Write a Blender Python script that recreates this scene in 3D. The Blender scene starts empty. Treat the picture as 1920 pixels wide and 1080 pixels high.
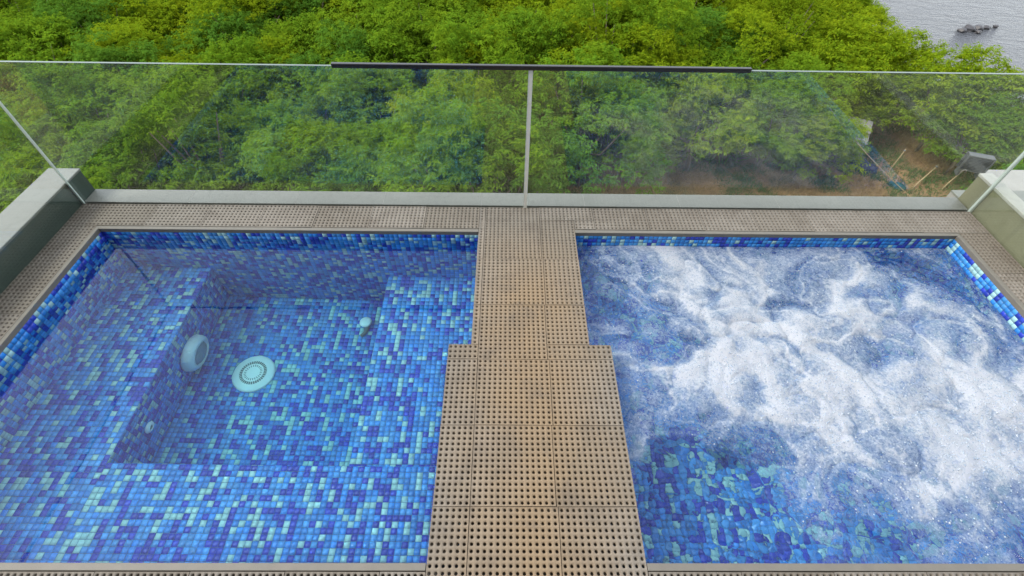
import bpy, bmesh, math, random
import numpy as np
from mathutils import Vector, Matrix

# ------------------------------------------------------------------ camera, sky, sun, exposure
scene = bpy.context.scene
col = scene.collection
random.seed(7)
rng = np.random.default_rng(11)

CAM_H = 1.7563
PITCH, YAW, ROLL = .8571, .0168, .02
F_ = np.array([math.sin(YAW)*math.cos(PITCH), math.cos(YAW)*math.cos(PITCH), -math.sin(PITCH)])
R_ = np.array([math.cos(YAW), -math.sin(YAW), 0.])
U_ = np.cross(R_, F_)
R2 = R_*math.cos(ROLL) + U_*math.sin(ROLL)
U2 = -R_*math.sin(ROLL) + U_*math.cos(ROLL)
cam_data = bpy.data.cameras.new('camera')
cam_data.sensor_fit = 'HORIZONTAL'; cam_data.sensor_width = 36.0
cam_data.lens = 901.3828/1920*36
cam_data.clip_start = .05; cam_data.clip_end = 6000
cam = bpy.data.objects.new('camera', cam_data); col.objects.link(cam)
m = Matrix.Identity(4)
for i in range(3):
    m[i][0] = R2[i]; m[i][1] = U2[i]; m[i][2] = -F_[i]
m[0][3], m[1][3], m[2][3] = 0, 0, CAM_H
cam.matrix_world = m
scene.camera = cam

SUN_AZ, SUN_EL = -98, 46          # degrees; azimuth clockwise from +Y (straight ahead)
world = bpy.data.worlds.new('World'); scene.world = world; world.use_nodes = True
nt = world.node_tree
sky = nt.nodes.new('ShaderNodeTexSky'); sky.sky_type = 'NISHITA'; sky.sun_disc = False
sky.sun_elevation = math.radians(SUN_EL); sky.sun_rotation = math.radians(SUN_AZ)
sky.air_density = 1.0; sky.dust_density = 2.0; sky.ozone_density = 1.0
# thin even overcast over the blue: half sky, half white cloud
mixn = nt.nodes.new('ShaderNodeMix'); mixn.data_type = 'RGBA'; mixn.inputs[0].default_value = .55
nt.links.new(sky.outputs[0], mixn.inputs[6]); mixn.inputs[7].default_value = (7.8, 7.9, 8.0, 1)
nt.links.new(mixn.outputs[2], nt.nodes['Background'].inputs[0])
nt.nodes['Background'].inputs[1].default_value = .15
sun_data = bpy.data.lights.new('sun', 'SUN'); sun_data.energy = 1.15
sun_data.angle = math.radians(20); sun_data.color = (1, .95, .86)
sun = bpy.data.objects.new('sun', sun_data); col.objects.link(sun)
a, e = math.radians(SUN_AZ), math.radians(SUN_EL)
sun_dir = Vector((math.sin(a)*math.cos(e), math.cos(a)*math.cos(e), math.sin(e)))
sun.rotation_euler = sun_dir.to_track_quat('Z', 'Y').to_euler()
sun.location = sun_dir*60

vs = scene.view_settings
vs.view_transform = 'Standard'; vs.look = 'None'; vs.gamma = 1; vs.use_curve_mapping = False
vs.exposure = 1.28
scene.render.engine = 'CYCLES'
cy = scene.cycles
cy.max_bounces = 12; cy.diffuse_bounces = 5; cy.glossy_bounces = 3
cy.transmission_bounces = 8; cy.transparent_max_bounces = 12
cy.caustics_refractive = True; cy.caustics_reflective = False
cy.use_denoising = True
try: cy.denoiser = 'OPENIMAGEDENOISE'
except Exception: pass
cy.sample_clamp_indirect = 40

# ------------------------------------------------------------------ helpers
def tag(o, label=None, cat=None, group=None, kind=None):
    if label: o['label'] = label
    if cat: o['category'] = cat
    if group: o['group'] = group
    if kind: o['kind'] = kind
    return o

def link(name, me, parent=None, loc=None):
    o = bpy.data.objects.new(name, me); col.objects.link(o)
    if parent is not None: o.parent = parent
    if loc is not None: o.location = loc
    return o

def empty(name, loc=(0, 0, 0)):
    o = bpy.data.objects.new(name, None); col.objects.link(o); o.location = loc
    o.empty_display_size = .1
    return o

def np_mesh(name, verts, quads, mats=(), midx=None, smooth=False):
    """mesh from numpy arrays; quads (n,4) or (n,3)"""
    verts = np.asarray(verts, np.float32); quads = np.asarray(quads, np.int32)
    me = bpy.data.meshes.new(name)
    n, k = quads.shape
    me.vertices.add(len(verts)); me.vertices.foreach_set('co', verts.ravel())
    me.loops.add(n*k); me.loops.foreach_set('vertex_index', quads.ravel())
    me.polygons.add(n); me.polygons.foreach_set('loop_start', np.arange(0, n*k, k, dtype=np.int32))
    if midx is not None: me.polygons.foreach_set('material_index', np.asarray(midx, np.int32))
    if smooth: me.polygons.foreach_set('use_smooth', np.ones(n, bool))
    for mt in mats: me.materials.append(mt)
    me.update(calc_edges=True)
    return me

class MB:
    """collects simple shapes into one mesh"""
    def __init__(self): self.bm = bmesh.new()
    def box(self, x0, x1, y0, y1, z0, z1, bevel=0):
        vs_ = [self.bm.verts.new(p) for p in ((x0,y0,z0),(x1,y0,z0),(x1,y1,z0),(x0,y1,z0),(x0,y0,z1),(x1,y0,z1),(x1,y1,z1),(x0,y1,z1))]
        fs = [self.bm.faces.new([vs_[i] for i in f]) for f in ((0,3,2,1),(4,5,6,7),(0,1,5,4),(1,2,6,5),(2,3,7,6),(3,0,4,7))]
        if bevel:
            es = list({ed for f in fs for ed in f.edges})
            bmesh.ops.bevel(self.bm, geom=es, offset=bevel, segments=2, affect='EDGES', profile=.5)
        return self
    def tube(self, p0, p1, r0, r1=None, n=10, caps=True):
        p0 = Vector(p0); p1 = Vector(p1); r1 = r0 if r1 is None else r1
        d = (p1-p0).normalized(); q = d.to_track_quat('Z', 'Y')
        A = []; B = []
        for i in range(n):
            t = 2*math.pi*i/n; v = q @ Vector((math.cos(t), math.sin(t), 0))
            A.append(self.bm.verts.new(p0+v*r0)); B.append(self.bm.verts.new(p1+v*r1))
        for i in range(n):
            j = (i+1) % n
            f = self.bm.faces.new((A[i], A[j], B[j], B[i])); f.smooth = True
        if caps:
            self.bm.faces.new(A[::-1]); self.bm.faces.new(B)
        return self
    def path(self, pts, radii, n=8):
        pts = [Vector(p) for p in pts]
        if not hasattr(radii, '__len__'): radii = [radii]*len(pts)
        rings = []
        for i, p in enumerate(pts):
            d = (pts[min(i+1, len(pts)-1)]-pts[max(i-1, 0)]).normalized()
            q = d.to_track_quat('Z', 'Y')
            rings.append([self.bm.verts.new(p+(q @ Vector((math.cos(2*math.pi*k/n), math.sin(2*math.pi*k/n), 0)))*radii[i]) for k in range(n)])
        for a_, b_ in zip(rings, rings[1:]):
            for k in range(n):
                f = self.bm.faces.new((a_[k], a_[(k+1) % n], b_[(k+1) % n], b_[k])); f.smooth = True
        self.bm.faces.new(rings[0][::-1]); self.bm.faces.new(rings[-1])
        return self
    def lathe(self, prof, n=32, axis='Z', origin=(0, 0, 0)):
        """prof: list of (r, h); revolved about the axis"""
        o = Vector(origin); rings = []
        for r, h in prof:
            ring = []
            for k in range(n):
                t = 2*math.pi*k/n; c, s = math.cos(t)*r, math.sin(t)*r
                ring.append(self.bm.verts.new(o+Vector((c, s, h) if axis == 'Z' else ((h, c, s) if axis == 'X' else (s, h, c)))))
            rings.append(ring)
        for a_, b_ in zip(rings, rings[1:]):
            for k in range(n):
                f = self.bm.faces.new((a_[k], a_[(k+1) % n], b_[(k+1) % n], b_[k])); f.smooth = True
        self.bm.faces.new(rings[0][::-1]); self.bm.faces.new(rings[-1])
        return self
    def mesh(self, name, *mats):
        bmesh.ops.recalc_face_normals(self.bm, faces=self.bm.faces)
        me = bpy.data.meshes.new(name); self.bm.to_mesh(me); self.bm.free()
        for mt in mats: me.materials.append(mt)
        return me
    def build(self, name, mat, parent=None):
        return link(name, self.mesh(name, mat), parent)

# ---------------- noise on numpy arrays (gradient-free value noise, smooth)
_perm = rng.random((64, 64)).astype(np.float64)
def vnoise(x, y, seed=0):
    x = x+seed*17.31; y = y+seed*9.77
    xi = np.floor(x).astype(int); yi = np.floor(y).astype(int)
    fx = x-xi; fy = y-yi
    fx = fx*fx*fx*(fx*(fx*6-15)+10); fy = fy*fy*fy*(fy*(fy*6-15)+10)
    g = lambda i, j: _perm[(xi+i) % 64, (yi+j) % 64]
    return (g(0,0)*(1-fx)+g(1,0)*fx)*(1-fy)+(g(0,1)*(1-fx)+g(1,1)*fx)*fy
def fbm(x, y, oct=5, seed=0, gain=.5):
    s = 0; a_ = 1; t = 0
    for i in range(oct):
        c_, s_ = math.cos(.6*i), math.sin(.6*i)
        s = s+a_*vnoise((x*c_-y*s_)*2**i, (x*s_+y*c_)*2**i, seed+i*3); t += a_; a_ *= gain
    return s/t

# ------------------------------------------------------------------ materials
MATS = {}
class NT:
    """tiny wrapper round a node tree"""
    def __init__(self, name):
        self.mat = bpy.data.materials.new(name); self.mat.use_nodes = True
        self.t = self.mat.node_tree; self.t.nodes.clear()
        self.out = self.t.nodes.new('ShaderNodeOutputMaterial')
    def n(self, typ, **kw):
        nd = self.t.nodes.new('ShaderNode'+typ)
        for k, v in kw.items():
            if k.startswith('_'):
                setattr(nd, k[1:], v)
        for k, v in kw.items():
            if not k.startswith('_'): self.set(nd, k, v)
        return nd
    def set(self, nd, key, v):
        key = key.replace('__', ' ')
        s = nd.inputs[int(key[1:])] if key[0] == 'i' and key[1:].isdigit() else nd.inputs[key]
        if hasattr(v, 'is_linked') or isinstance(v, bpy.types.NodeSocket): self.t.links.new(v, s)
        else: s.default_value = v
    def noise(self, scale, detail=4, rough=.55, vec=None, dist=0):
        nd = self.n('TexNoise', Scale=scale, Detail=detail, Roughness=rough, Distortion=dist)
        if vec is not None: self.t.links.new(vec, nd.inputs['Vector'])
        return nd.outputs['Fac']
    def ramp(self, fac, stops, interp='LINEAR'):
        nd = self.n('ValToRGB'); self.t.links.new(fac, nd.inputs[0])
        cr = nd.color_ramp; cr.interpolation = interp
        while len(cr.elements) < len(stops): cr.elements.new(.5)
        for el, (p, c) in zip(cr.elements, stops):
            el.position = p; el.color = (*c, 1) if len(c) == 3 else c
        return nd.outputs[0]
    def fr(self, fac, a_, b_, lo=0., hi=1.):
        nd = self.n('MapRange', i0=fac, i1=a_, i2=b_, i3=lo, i4=hi)
        return nd.outputs[0]
    def mix(self, fac, a_, b_, blend='MIX'):
        nd = self.n('Mix', _data_type='RGBA', _blend_type=blend)
        self.set(nd, 'i0', fac)
        for k, v in ((6, a_), (7, b_)):
            if isinstance(v, bpy.types.NodeSocket): self.t.links.new(v, nd.inputs[k])
            else: nd.inputs[k].default_value = (*v, 1) if len(v) == 3 else v
        return nd.outputs[2]
    def math(self, op, a_, b_=0.):
        nd = self.n('Math', _operation=op); self.set(nd, 'i0', a_); self.set(nd, 'i1', b_)
        return nd.outputs[0]
    def coord(self, which='Object'):
        return self.n('TexCoord').outputs[which]
    def pos(self): return self.n('NewGeometry').outputs['Position']
    def bump(self, h, strength=.3, dist=.01, normal=None):
        nd = self.n('Bump', Strength=strength, Distance=dist, Height=h)
        if normal is not None: self.t.links.new(normal, nd.inputs['Normal'])
        return nd.outputs[0]
    def pbr(self, color, rough=.6, normal=None, **kw):
        nd = self.n('BsdfPrincipled')
        if isinstance(color, bpy.types.NodeSocket): self.t.links.new(color, nd.inputs['Base Color'])
        else: nd.inputs['Base Color'].default_value = (*color, 1)
        self.set(nd, 'Roughness', rough)
        if normal is not None: self.t.links.new(normal, nd.inputs['Normal'])
        for k, v in kw.items(): self.set(nd, k, v)
        return nd.outputs[0]
    def surf(self, sh): self.t.links.new(sh, self.out.inputs['Surface']); return self.mat

def simple(name, color, rough=.6, var=.12, scale=8, bump=0., metallic=0.):
    k = NT(name); p = k.pos(); nz = k.noise(scale, 6, .6, p)
    c = k.mix(nz, tuple(v*(1-var) for v in color), tuple(min(1, v*(1+var)) for v in color))
    nrm = k.bump(k.noise(scale*12, 4, .6, p), bump, .004) if bump else None
    return k.surf(k.pbr(c, rough, nrm, Metallic=metallic))

# glass mosaic: four glazes; each tile a little different
def tile_mat(name, color, var=.22):
    k = NT(name)
    geo = k.n('NewGeometry').outputs['Random Per Island']; ob = k.n('ObjectInfo').outputs['Random']
    r = k.math('FRACT', k.math('ADD', geo, ob))
    c = k.mix(r, tuple(v*(1-var) for v in color), tuple(min(1, v*(1+var)) for v in color))
    nz = k.noise(900, 3, .6, k.pos())
    c = k.mix(k.fr(nz, .35, .65, 0, .35), c, tuple(v*.75 for v in color))
    return k.surf(k.pbr(c, .22, k.bump(k.noise(60, 2, .5, k.pos()), .08, .002)))
TILE = [tile_mat('tile_cobalt', (.026, .055, .46)), tile_mat('tile_azure', (.032, .235, .68)),
        tile_mat('tile_sky', (.065, .30, .70)), tile_mat('tile_aqua', (.34, .58, .60), .12)]
GROUT = simple('grout', (.05, .11, .20), .8, .2, 30)

def grate_mat():
    k = NT('perforated_grate'); p = k.pos()
    big = k.noise(2.3, 5, .6, p); mid = k.noise(14, 5, .65, p); fine = k.noise(160, 4, .7, p)
    rnd = k.n('ObjectInfo').outputs['Random']
    base = k.mix(k.fr(mid, .3, .7), (.176, .155, .128), (.232, .208, .178))
    base = k.mix(k.math('MULTIPLY', rnd, .7), base, (.13, .11, .082))
    # ochre foot-traffic stain along the middle of the walkway
    sep = k.n('SeparateXYZ', Vector=p)
    cx = k.math('ABSOLUTE', k.math('SUBTRACT', sep.outputs[0], .1))
    m1 = k.fr(k.math('ADD', cx, k.math('MULTIPLY', k.math('SUBTRACT', big, .5), .5)), .42, .05)
    m2 = k.fr(sep.outputs[1], 2.0, 1.5)
    st = k.math('MULTIPLY', m1, m2)
    base = k.mix(k.math('MULTIPLY', st, .85), base, (.222, .150, .078))
    base = k.mix(k.math('MULTIPLY', k.fr(k.noise(1.7, 4, .6, p, .8), .52, .62), .35), base, (.105, .085, .062))     # damp patches
    base = k.mix(k.math('MULTIPLY', k.fr(k.noise(6, 5, .7, p, .6), .50, .70), .6), base, (.10, .08, .06))
    base = k.mix(k.math('MULTIPLY', k.fr(fine, .5, .75), .35), base, (.12, .10, .085))
    return k.surf(k.pbr(base, .7, k.bump(fine, .25, .002)))
GRATE = grate_mat()
DARKPIT = simple('gutter_concrete', (.16, .14, .11), .9, .3, 20)
RIM = simple('pool_rim_stone', (.15, .138, .115), .55, .18, 25, .2)
CONCRETE = simple('terrace_concrete', (.30, .29, .27), .8, .2, 3, .3)
def stone(name, c1, c2, rough=.45):
    k = NT(name); p = k.pos()
    n1 = k.noise(3, 6, .65, p); n2 = k.noise(40, 5, .7, p); r = k.n('ObjectInfo').outputs['Random']
    c = k.mix(k.fr(n1, .3, .7), c1, c2)
    c = k.mix(k.math('MULTIPLY', r, .25), c, tuple(v*.8 for v in c1))
    c = k.mix(k.math('MULTIPLY', k.fr(n2, .5, .8), .3), c, tuple(v*.7 for v in c1))
    mp = k.n('Mapping', Vector=p); mp.inputs['Scale'].default_value = (26, 26, 2.2)
    st = k.fr(k.noise(1, 4, .6, mp.outputs[0]), .52, .72)
    c = k.mix(k.math('MULTIPLY', st, .32), c, tuple(v*.55 for v in c1))
    return k.surf(k.pbr(c, rough, k.bump(n2, .1, .002)))
CURB = stone('curb_porcelain', (.178, .183, .162), (.21, .215, .193))
PARAPET = stone('parapet_plaster', (.19, .185, .115), (.225, .22, .14), .65)
PARAPET_L = stone('parapet_green_stone', (.030, .052, .043), (.045, .068, .057), .4)
COPING = stone('coping_white', (.37, .365, .325), (.43, .42, .38), .55)
JOINT = simple('pale_joint_filler', (.27, .27, .25), .7, .1, 40)
METAL_BLACK = simple('black_metal', (.018, .018, .02), .32, .2, 60)
SEAL = simple('silver_seal', (.78, .78, .72), .5, .1, 80)
WHITE_PLASTIC = simple('white_plastic', (.80, .82, .80), .35, .05, 30)
GREY_PLASTIC = simple('grey_plastic', (.16, .17, .17), .5, .15, 30)
LENS = simple('lamp_lens', (.20, .26, .30), .12, .25, 60)

def glass_mat():
    """clear toughened glass: see-through with a fresnel reflection, slight green tint and dried water marks"""
    k = NT('clear_glass'); p = k.pos()
    tr = k.n('BsdfTransparent', Color=(.965, .985, .97, 1)).outputs[0]
    gl = k.n('BsdfGlossy', Color=(1, 1, 1, 1), Roughness=.01).outputs[0]
    back = k.n('NewGeometry').outputs['Backfacing']
    fr = k.n('Fresnel', IOR=k.fr(back, 0, 1, 1.5, 1/1.5)).outputs[0]      # same sheet seen from either side
    body = k.n('MixShader', i0=fr, i1=tr, i2=gl).outputs[0]
    smear = k.math('MULTIPLY', k.fr(k.noise(1.6, 3, .6, p, 1.2), .42, .72), k.fr(k.noise(9, 4, .7, p, .6), .25, .8))
    dust = k.math('ADD', .006, k.math('MULTIPLY', smear, .032))
    df = k.n('BsdfDiffuse', Color=(.62, .68, .70, 1)).outputs[0]
    tl = k.n('BsdfTranslucent', Color=(.62, .68, .70, 1)).outputs[0]
    film = k.n('MixShader', i0=.5, i1=df, i2=tl).outputs[0]
    return k.surf(k.n('MixShader', i0=dust, i1=body, i2=film).outputs[0])
GLASS = glass_mat()
def edge_mat():
    k = NT('glass_edge'); p = k.pos()
    c = k.mix(k.noise(6, 4, .6, p), (.085, .125, .10), (.13, .165, .135))
    return k.surf(k.pbr(c, .2))
GLASS_EDGE = edge_mat()
GLASS_SIDE = simple('ground_glass_edge', (.62, .70, .64), .4, .1, 20)

def pool_water_mat():
    k = NT('still_water'); p = k.pos()
    h = k.math('ADD', k.noise(2.2, 3, .5, p), k.math('MULTIPLY', k.noise(11, 2, .5, p), .12))
    nrm = k.bump(h, .12, .012)
    g = k.n('BsdfGlass', Color=(1, 1, 1, 1), Roughness=0., IOR=1.33, Normal=nrm).outputs[0]
    k.surf(g)
    v = k.n('VolumeAbsorption', Color=(.02, .92, 1., 1), Density=.58)
    k.t.links.new(v.outputs[0], k.out.inputs['Volume'])
    return k.mat
WATER = pool_water_mat()

def foam_water_mat():
    k = NT('churning_water'); p = k.pos()
    cov = k.n('Attribute', _attribute_name='foam').outputs['Fac']
    fine = k.noise(80, 4, .7, p, .8); mid = k.noise(20, 5, .65, p, 1.4)
    # bubbles and lace: fine noise eats into the thin foam, leaves the thick foam closed
    v = k.math('ADD', cov, k.math('MULTIPLY', k.math('SUBTRACT', fine, .5), .85))
    v = k.math('ADD', v, k.math('MULTIPLY', k.math('SUBTRACT', mid, .5), .45))
    mask = k.n('MapRange', _interpolation_type='SMOOTHSTEP', i0=v, i1=.10, i2=.86, i3=0., i4=.96).outputs[0]
    hgt = k.math('ADD', k.noise(8, 2, .5, p, .6), k.math('MULTIPLY', k.noise(26, 2, .5, p), .22))
    nrm = k.bump(hgt, .34, .04)
    g = k.n('BsdfGlass', Color=(1, 1, 1, 1), Roughness=.07, IOR=1.33, Normal=nrm).outputs[0]
    fn = k.bump(k.math('ADD', mid, k.math('MULTIPLY', fine, .6)), .5, .016)
    fc = k.mix(mask, (.13, .33, .68), (.52, .58, .63))
    fc = k.mix(k.math('MULTIPLY', k.fr(k.noise(150, 4, .7, p, .4), .42, .70), .45), fc, (.30, .42, .56))
    fc = k.mix(k.fr(v, .66, .92, 0., .95), fc, (.74, .76, .78))
    foam = k.n('MixShader', i0=.45, i1=k.pbr(fc, .7, fn), i2=k.n('BsdfTranslucent', Color=fc).outputs[0]).outputs[0]
    k.surf(k.n('MixShader', i0=mask, i1=g, i2=foam).outputs[0])
    va = k.n('VolumeAbsorption', Color=(.02, .90, 1., 1), Density=.62)
    k.t.links.new(va.outputs[0], k.out.inputs['Volume'])
    return k.mat
FOAM = foam_water_mat()

def leaf_mat(name, dark, light, yellow):
    k = NT(name); p = k.pos(); r = k.n('ObjectInfo').outputs['Random']
    isl = k.n('NewGeometry').outputs['Random Per Island']
    n1 = k.noise(1.1, 4, .65, p)
    c = k.mix(k.fr(n1, .32, .68), dark, light)
    c = k.mix(k.math('MULTIPLY', k.fr(k.noise(.45, 3, .6, p), .5, .75), .6), c, yellow)
    c = k.mix(k.math('MULTIPLY', k.fr(isl, .55, 1.), .55), c, yellow)
    c = k.mix(k.math('MULTIPLY', r, .2), c, yellow)
    df = k.n('BsdfDiffuse', Color=c).outputs[0]
    tc = k.mix(.5, c, yellow)
    tl = k.n('BsdfTranslucent', Color=tc).outputs[0]
    return k.surf(k.n('MixShader', i0=.42, i1=df, i2=tl).outputs[0])
LEAF = [leaf_mat('leaf_green', (.078, .18, .014), (.12, .235, .014), (.215, .30, .012)),
        leaf_mat('leaf_yellow_green', (.10, .20, .011), (.18, .275, .010), (.30, .345, .010)),
        leaf_mat('leaf_deep_green', (.052, .145, .020), (.095, .21, .022), (.14, .25, .018))]
BARK = simple('bark', (.13, .10, .07), .9, .3, 6, .4)

# ------------------------------------------------------------------ terrace geometry constants
XL, XA, XA2 = -2.179, -.154, -.253
XB, XB2, XR = .367, .460, 2.446
YB, YF, YS = 1.920, .343, 1.194
XGL, XGR, YG, GH = -2.377, 2.642, 2.125, .786
YC = 2.25                       # outer edge of the back curb
WZ = -.075                      # water level
BENCH, BENCH_R, FLOOR = -.47, -.53, -.865

# terrace slab under everything (solid, with the two basins left out)
mb = MB()
for bx in ((-2.70, XL-.004, -2.3, YC-.02, -3.2, -.05), (XR+.004, 2.95, -2.3, YC-.02, -3.2, -.05), (XA+.004, XB-.004, -2.3, YC-.02, -3.2, -.05)):
    mb.box(*bx)
for x0, x1 in ((XL-.004, XA+.004), (XB-.004, XR+.004)):
    mb.box(x0, x1, YB+.004, YC-.02, -3.2, -.05)
    mb.box(x0, x1, -2.3, YF-.004, -3.2, -.05)
    mb.box(x0, x1, YF-.004, YB+.004, -3.2, FLOOR-.004)
slab = mb.build('terrace_slab', CONCRETE); tag(slab, kind='structure')
# the building that carries the terrace
mb = MB(); mb.box(-9, 3.3, -9, 2.19, -12.2, -3.2); bw = mb.build('building_wall', PARAPET)
tag(bw, 'plain plaster wall of the building below the terrace', 'building')

hw = empty('sky_block_tower', (0, -2.3, 0)); tag(hw, 'unseen plastered house with glazed doors behind the viewer, raised tall to block sky', 'building')  # unseen house wall, carried up several storeys to block the sky behind
PLASTER = stone('tower_plaster', (.20, .195, .18), (.25, .245, .23), .8)
DOORG = simple('dark_door_glass', (.03, .035, .04), .08)
mb = MB(); mb.box(-7, 7, -8, -.30, -3.2, 16); mb.build('core', PLASTER, hw)
for st in range(5):
    z = st*3.1-.05
    mb = MB(); mb.box(-7, -1.4, -.298, 0, z, z+3.1); mb.box(1.4, 7, -.298, 0, z, z+3.1); mb.box(-1.4, 1.4, -.298, 0, z+2.25, z+3.1); mb.build('wall', PLASTER, hw)
    d_ = []
    for x_ in (-1.38, 0, 1.38):
        mb = MB(); mb.box(x_-.02, x_+.02, -.12, -.07, z, z+2.248); mb.build('door_frame', METAL_BLACK, hw)
    mb = MB(); mb.box(-1.399, 1.399, -.16, -.121, z, z+2.249); mb.build('door_glass', DOORG, hw)

# ------------------------------------------------------------------ perforated deck panels
deck = empty('deck'); tag(deck, kind='structure')
_grates = {}
def grate_mesh(nx, ny, w, d, solid=None):
    key = (nx, ny, round(w, 4), round(d, 4), solid)
    if key in _grates: return _grates[key]
    px, py = w/nx, d/ny; r = .0060; N = 8; T = .014
    ang = np.arange(N)*math.pi/4
    sq = np.array([(1,0),(1,1),(0,1),(-1,1),(-1,0),(-1,-1),(0,-1),(1,-1)], float)*[px/2, py/2]
    ci = np.stack([np.cos(ang)*r, np.sin(ang)*r], 1)
    tv = np.zeros((24, 3)); tv[:8, :2] = sq; tv[8:16, :2] = ci; tv[16:, :2] = ci; tv[16:, 2] = -T
    tf = [(i, (i+1) % 8, 8+(i+1) % 8, 8+i) for i in range(8)] + [(8+i, 8+(i+1) % 8, 16+(i+1) % 8, 16+i) for i in range(8)]
    tf = np.array(tf)
    cx = (np.arange(nx)+.5)*px-w/2; cyy = (np.arange(ny)+.5)*py-d/2
    V = []; Q = []; k = 0
    for i in range(nx):
        for j in range(ny):
            if solid and solid(i, j, nx, ny):
                v = tv[:8]+[cx[i], cyy[j], 0]
                V.append(v); Q.append(np.array([(0,1,2,3),(0,3,4,7),(4,5,6,7)])+k); k += 8
            else:
                V.append(tv+[cx[i], cyy[j], 0]); Q.append(tf+k); k += 24
    # skirt
    x, y = w/2, d/2
    V.append(np.array([(-x,-y,0),(x,-y,0),(x,y,0),(-x,y,0),(-x,-y,-T),(x,-y,-T),(x,y,-T),(-x,y,-T)], float))
    Q.append(np.array([(0,4,5,1),(1,5,6,2),(2,6,7,3),(3,7,4,0)])+k)
    me = np_mesh('grate_panel', np.concatenate(V), np.concatenate(Q), [GRATE])
    _grates[key] = me
    return me
PITCH_H = .3/14
def panel(x0, x1, y0, y1, gap=.0025):
    w, d = x1-x0-gap, y1-y0-gap
    if w < .012 or d < .012: return
    nx, ny = max(1, round(w/PITCH_H)), max(1, round(d/PITCH_H))
    o = link('grate_panel', grate_mesh(nx, ny, w, d), deck, ((x0+x1)/2, (y0+y1)/2, random.uniform(-.0014, .0004)))
    o.rotation_euler = (random.uniform(-.004, .004), random.uniform(-.003, .003), random.uniform(-.004, .004))
    return o
# walkway: rows of 30 cm panels in three columns, the lower part wider
J1, J2 = -.122, .178
rows = [2.018-.3*k for k in range(15)]
for k in range(len(rows)-1):
    y1, y0 = rows[k], rows[k+1]
    s = .006*(k % 2)
    if y1 <= YS:
        for x0, x1 in ((XA2, J1), (J1, J2+s), (J2+s, XB2)): panel(x0, x1, y0, y1)
    elif y0 < YS < y1:
        panel(XA, J1, YS, y1); panel(J1, J2, y0, y1); panel(J2, XB, YS, y1)
        panel(XA2, J1, y0, YS); panel(J2, XB2, y0, YS)
    else:
        panel(XA, J1, y0, y1); panel(J1, J2+s, y0, y1); panel(J2+s, XB, y0, y1)
# strip along the back curb
GB0 = YB+.024
for x0, x1 in ((J1, J2),): panel(x0, x1, 2.018, YG)
panel(XA, J1, GB0, YG); panel(J2, XB+.11, GB0 if False else 2.018, YG)
panel(XB, XB+.11, GB0, 2.018)
x = XA
while x > XGL+.01: panel(max(x-.3, XGL), x, GB0, YG); x -= .3
x = XB+.11
while x < XGR-.01: panel(x, min(x+.3, XGR), GB0, YG); x += .3
# strips along both sides
for xa_, xb_ in ((XGL, XL-.020), (XR+.022, XGR)):
    y = GB0
    while y > -2.1: panel(xa_, xb_, y-.3, y); y -= .3
# front strip, nearest the camera
for xs, xe in ((XL-.020, XA2), (XB2, XR+.022)):
    x = xs
    while x < xe-.01:
        y = YF-.022
        for k in range(8): panel(x, min(x+.3, xe), y-.3, y); y -= .3
        x += .3
# gutter below the panels, dark through the holes
mb = MB(); E_ = .0
for bx in ((XGL, XL-.020, -2.2, YG), (XR+.022, XGR, -2.2, YG), (XL-.020, XR+.022, GB0, YG)):
    mb.box(bx[0]+.002, bx[1]-.002, bx[2]+.002, bx[3]-.002, -.046, -.040)
mb.box(XA+.008, XB-.008, -2.2, GB0-.004, -.046, -.040)
for xs, xe in ((XL-.018, XA+.004), (XB-.004, XR+.020)): mb.box(xs, xe, -2.2, YF-.024, -.046, -.040)
mb.build('gutter', DARKPIT, deck)
# thin boards that carry the wider half of the walkway over the water's edge
for x0, x1 in ((XA2+.003, XA-.002), (XB+.002, XB2-.003)):
    mb = MB(); mb.box(x0, x1, YF, YS-.004, -.040, -.016); mb.build('overhang_board', DARKPIT, deck)

# ------------------------------------------------------------------ the two pools
TP = .0255; TS = .0241; TR = .0012
def surf_tiles(org, u, v, nrm, lu, lv, keep=None):
    """tile centres for a rectangle: returns arrays centre, and the frame"""
    nu, nv = int(round(lu/TP)), int(round(lv/TP))
    pu, pv = lu/nu, lv/nv
    I, J = np.meshgrid(np.arange(nu), np.arange(nv), indexing='ij')
    c = np.array(org)[None] + ((I.ravel()+.5)*pu)[:, None]*np.array(u)[None] + ((J.ravel()+.5)*pv)[:, None]*np.array(v)[None]
    return c, (np.array(u, float), np.array(v, float), np.array(nrm, float), TS*pu/TP, TS*pv/TP)
def project(P):
    P = np.asarray(P)-np.array([0, 0, CAM_H])
    d = P@F_
    return 960+901.38*(P@R2)/d, 540-901.38*(P@U2)/d, d
def tile_template(su, sv):
    b = .0011
    return np.array([(-su/2,-sv/2,-.0012),(su/2,-sv/2,-.0012),(su/2,sv/2,-.0012),(-su/2,sv/2,-.0012),
                     (-su/2+b,-sv/2+b,TR),(su/2-b,-sv/2+b,TR),(su/2-b,sv/2-b,TR),(-su/2+b,sv/2-b,TR)])
TILE_F = np.array([(4,5,6,7),(0,1,5,4),(1,2,6,5),(2,3,7,6),(3,0,4,7)])
_single = [np_mesh('tile', tile_template(TS, TS), TILE_F, [TILE[i]]) for i in range(4)]
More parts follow.
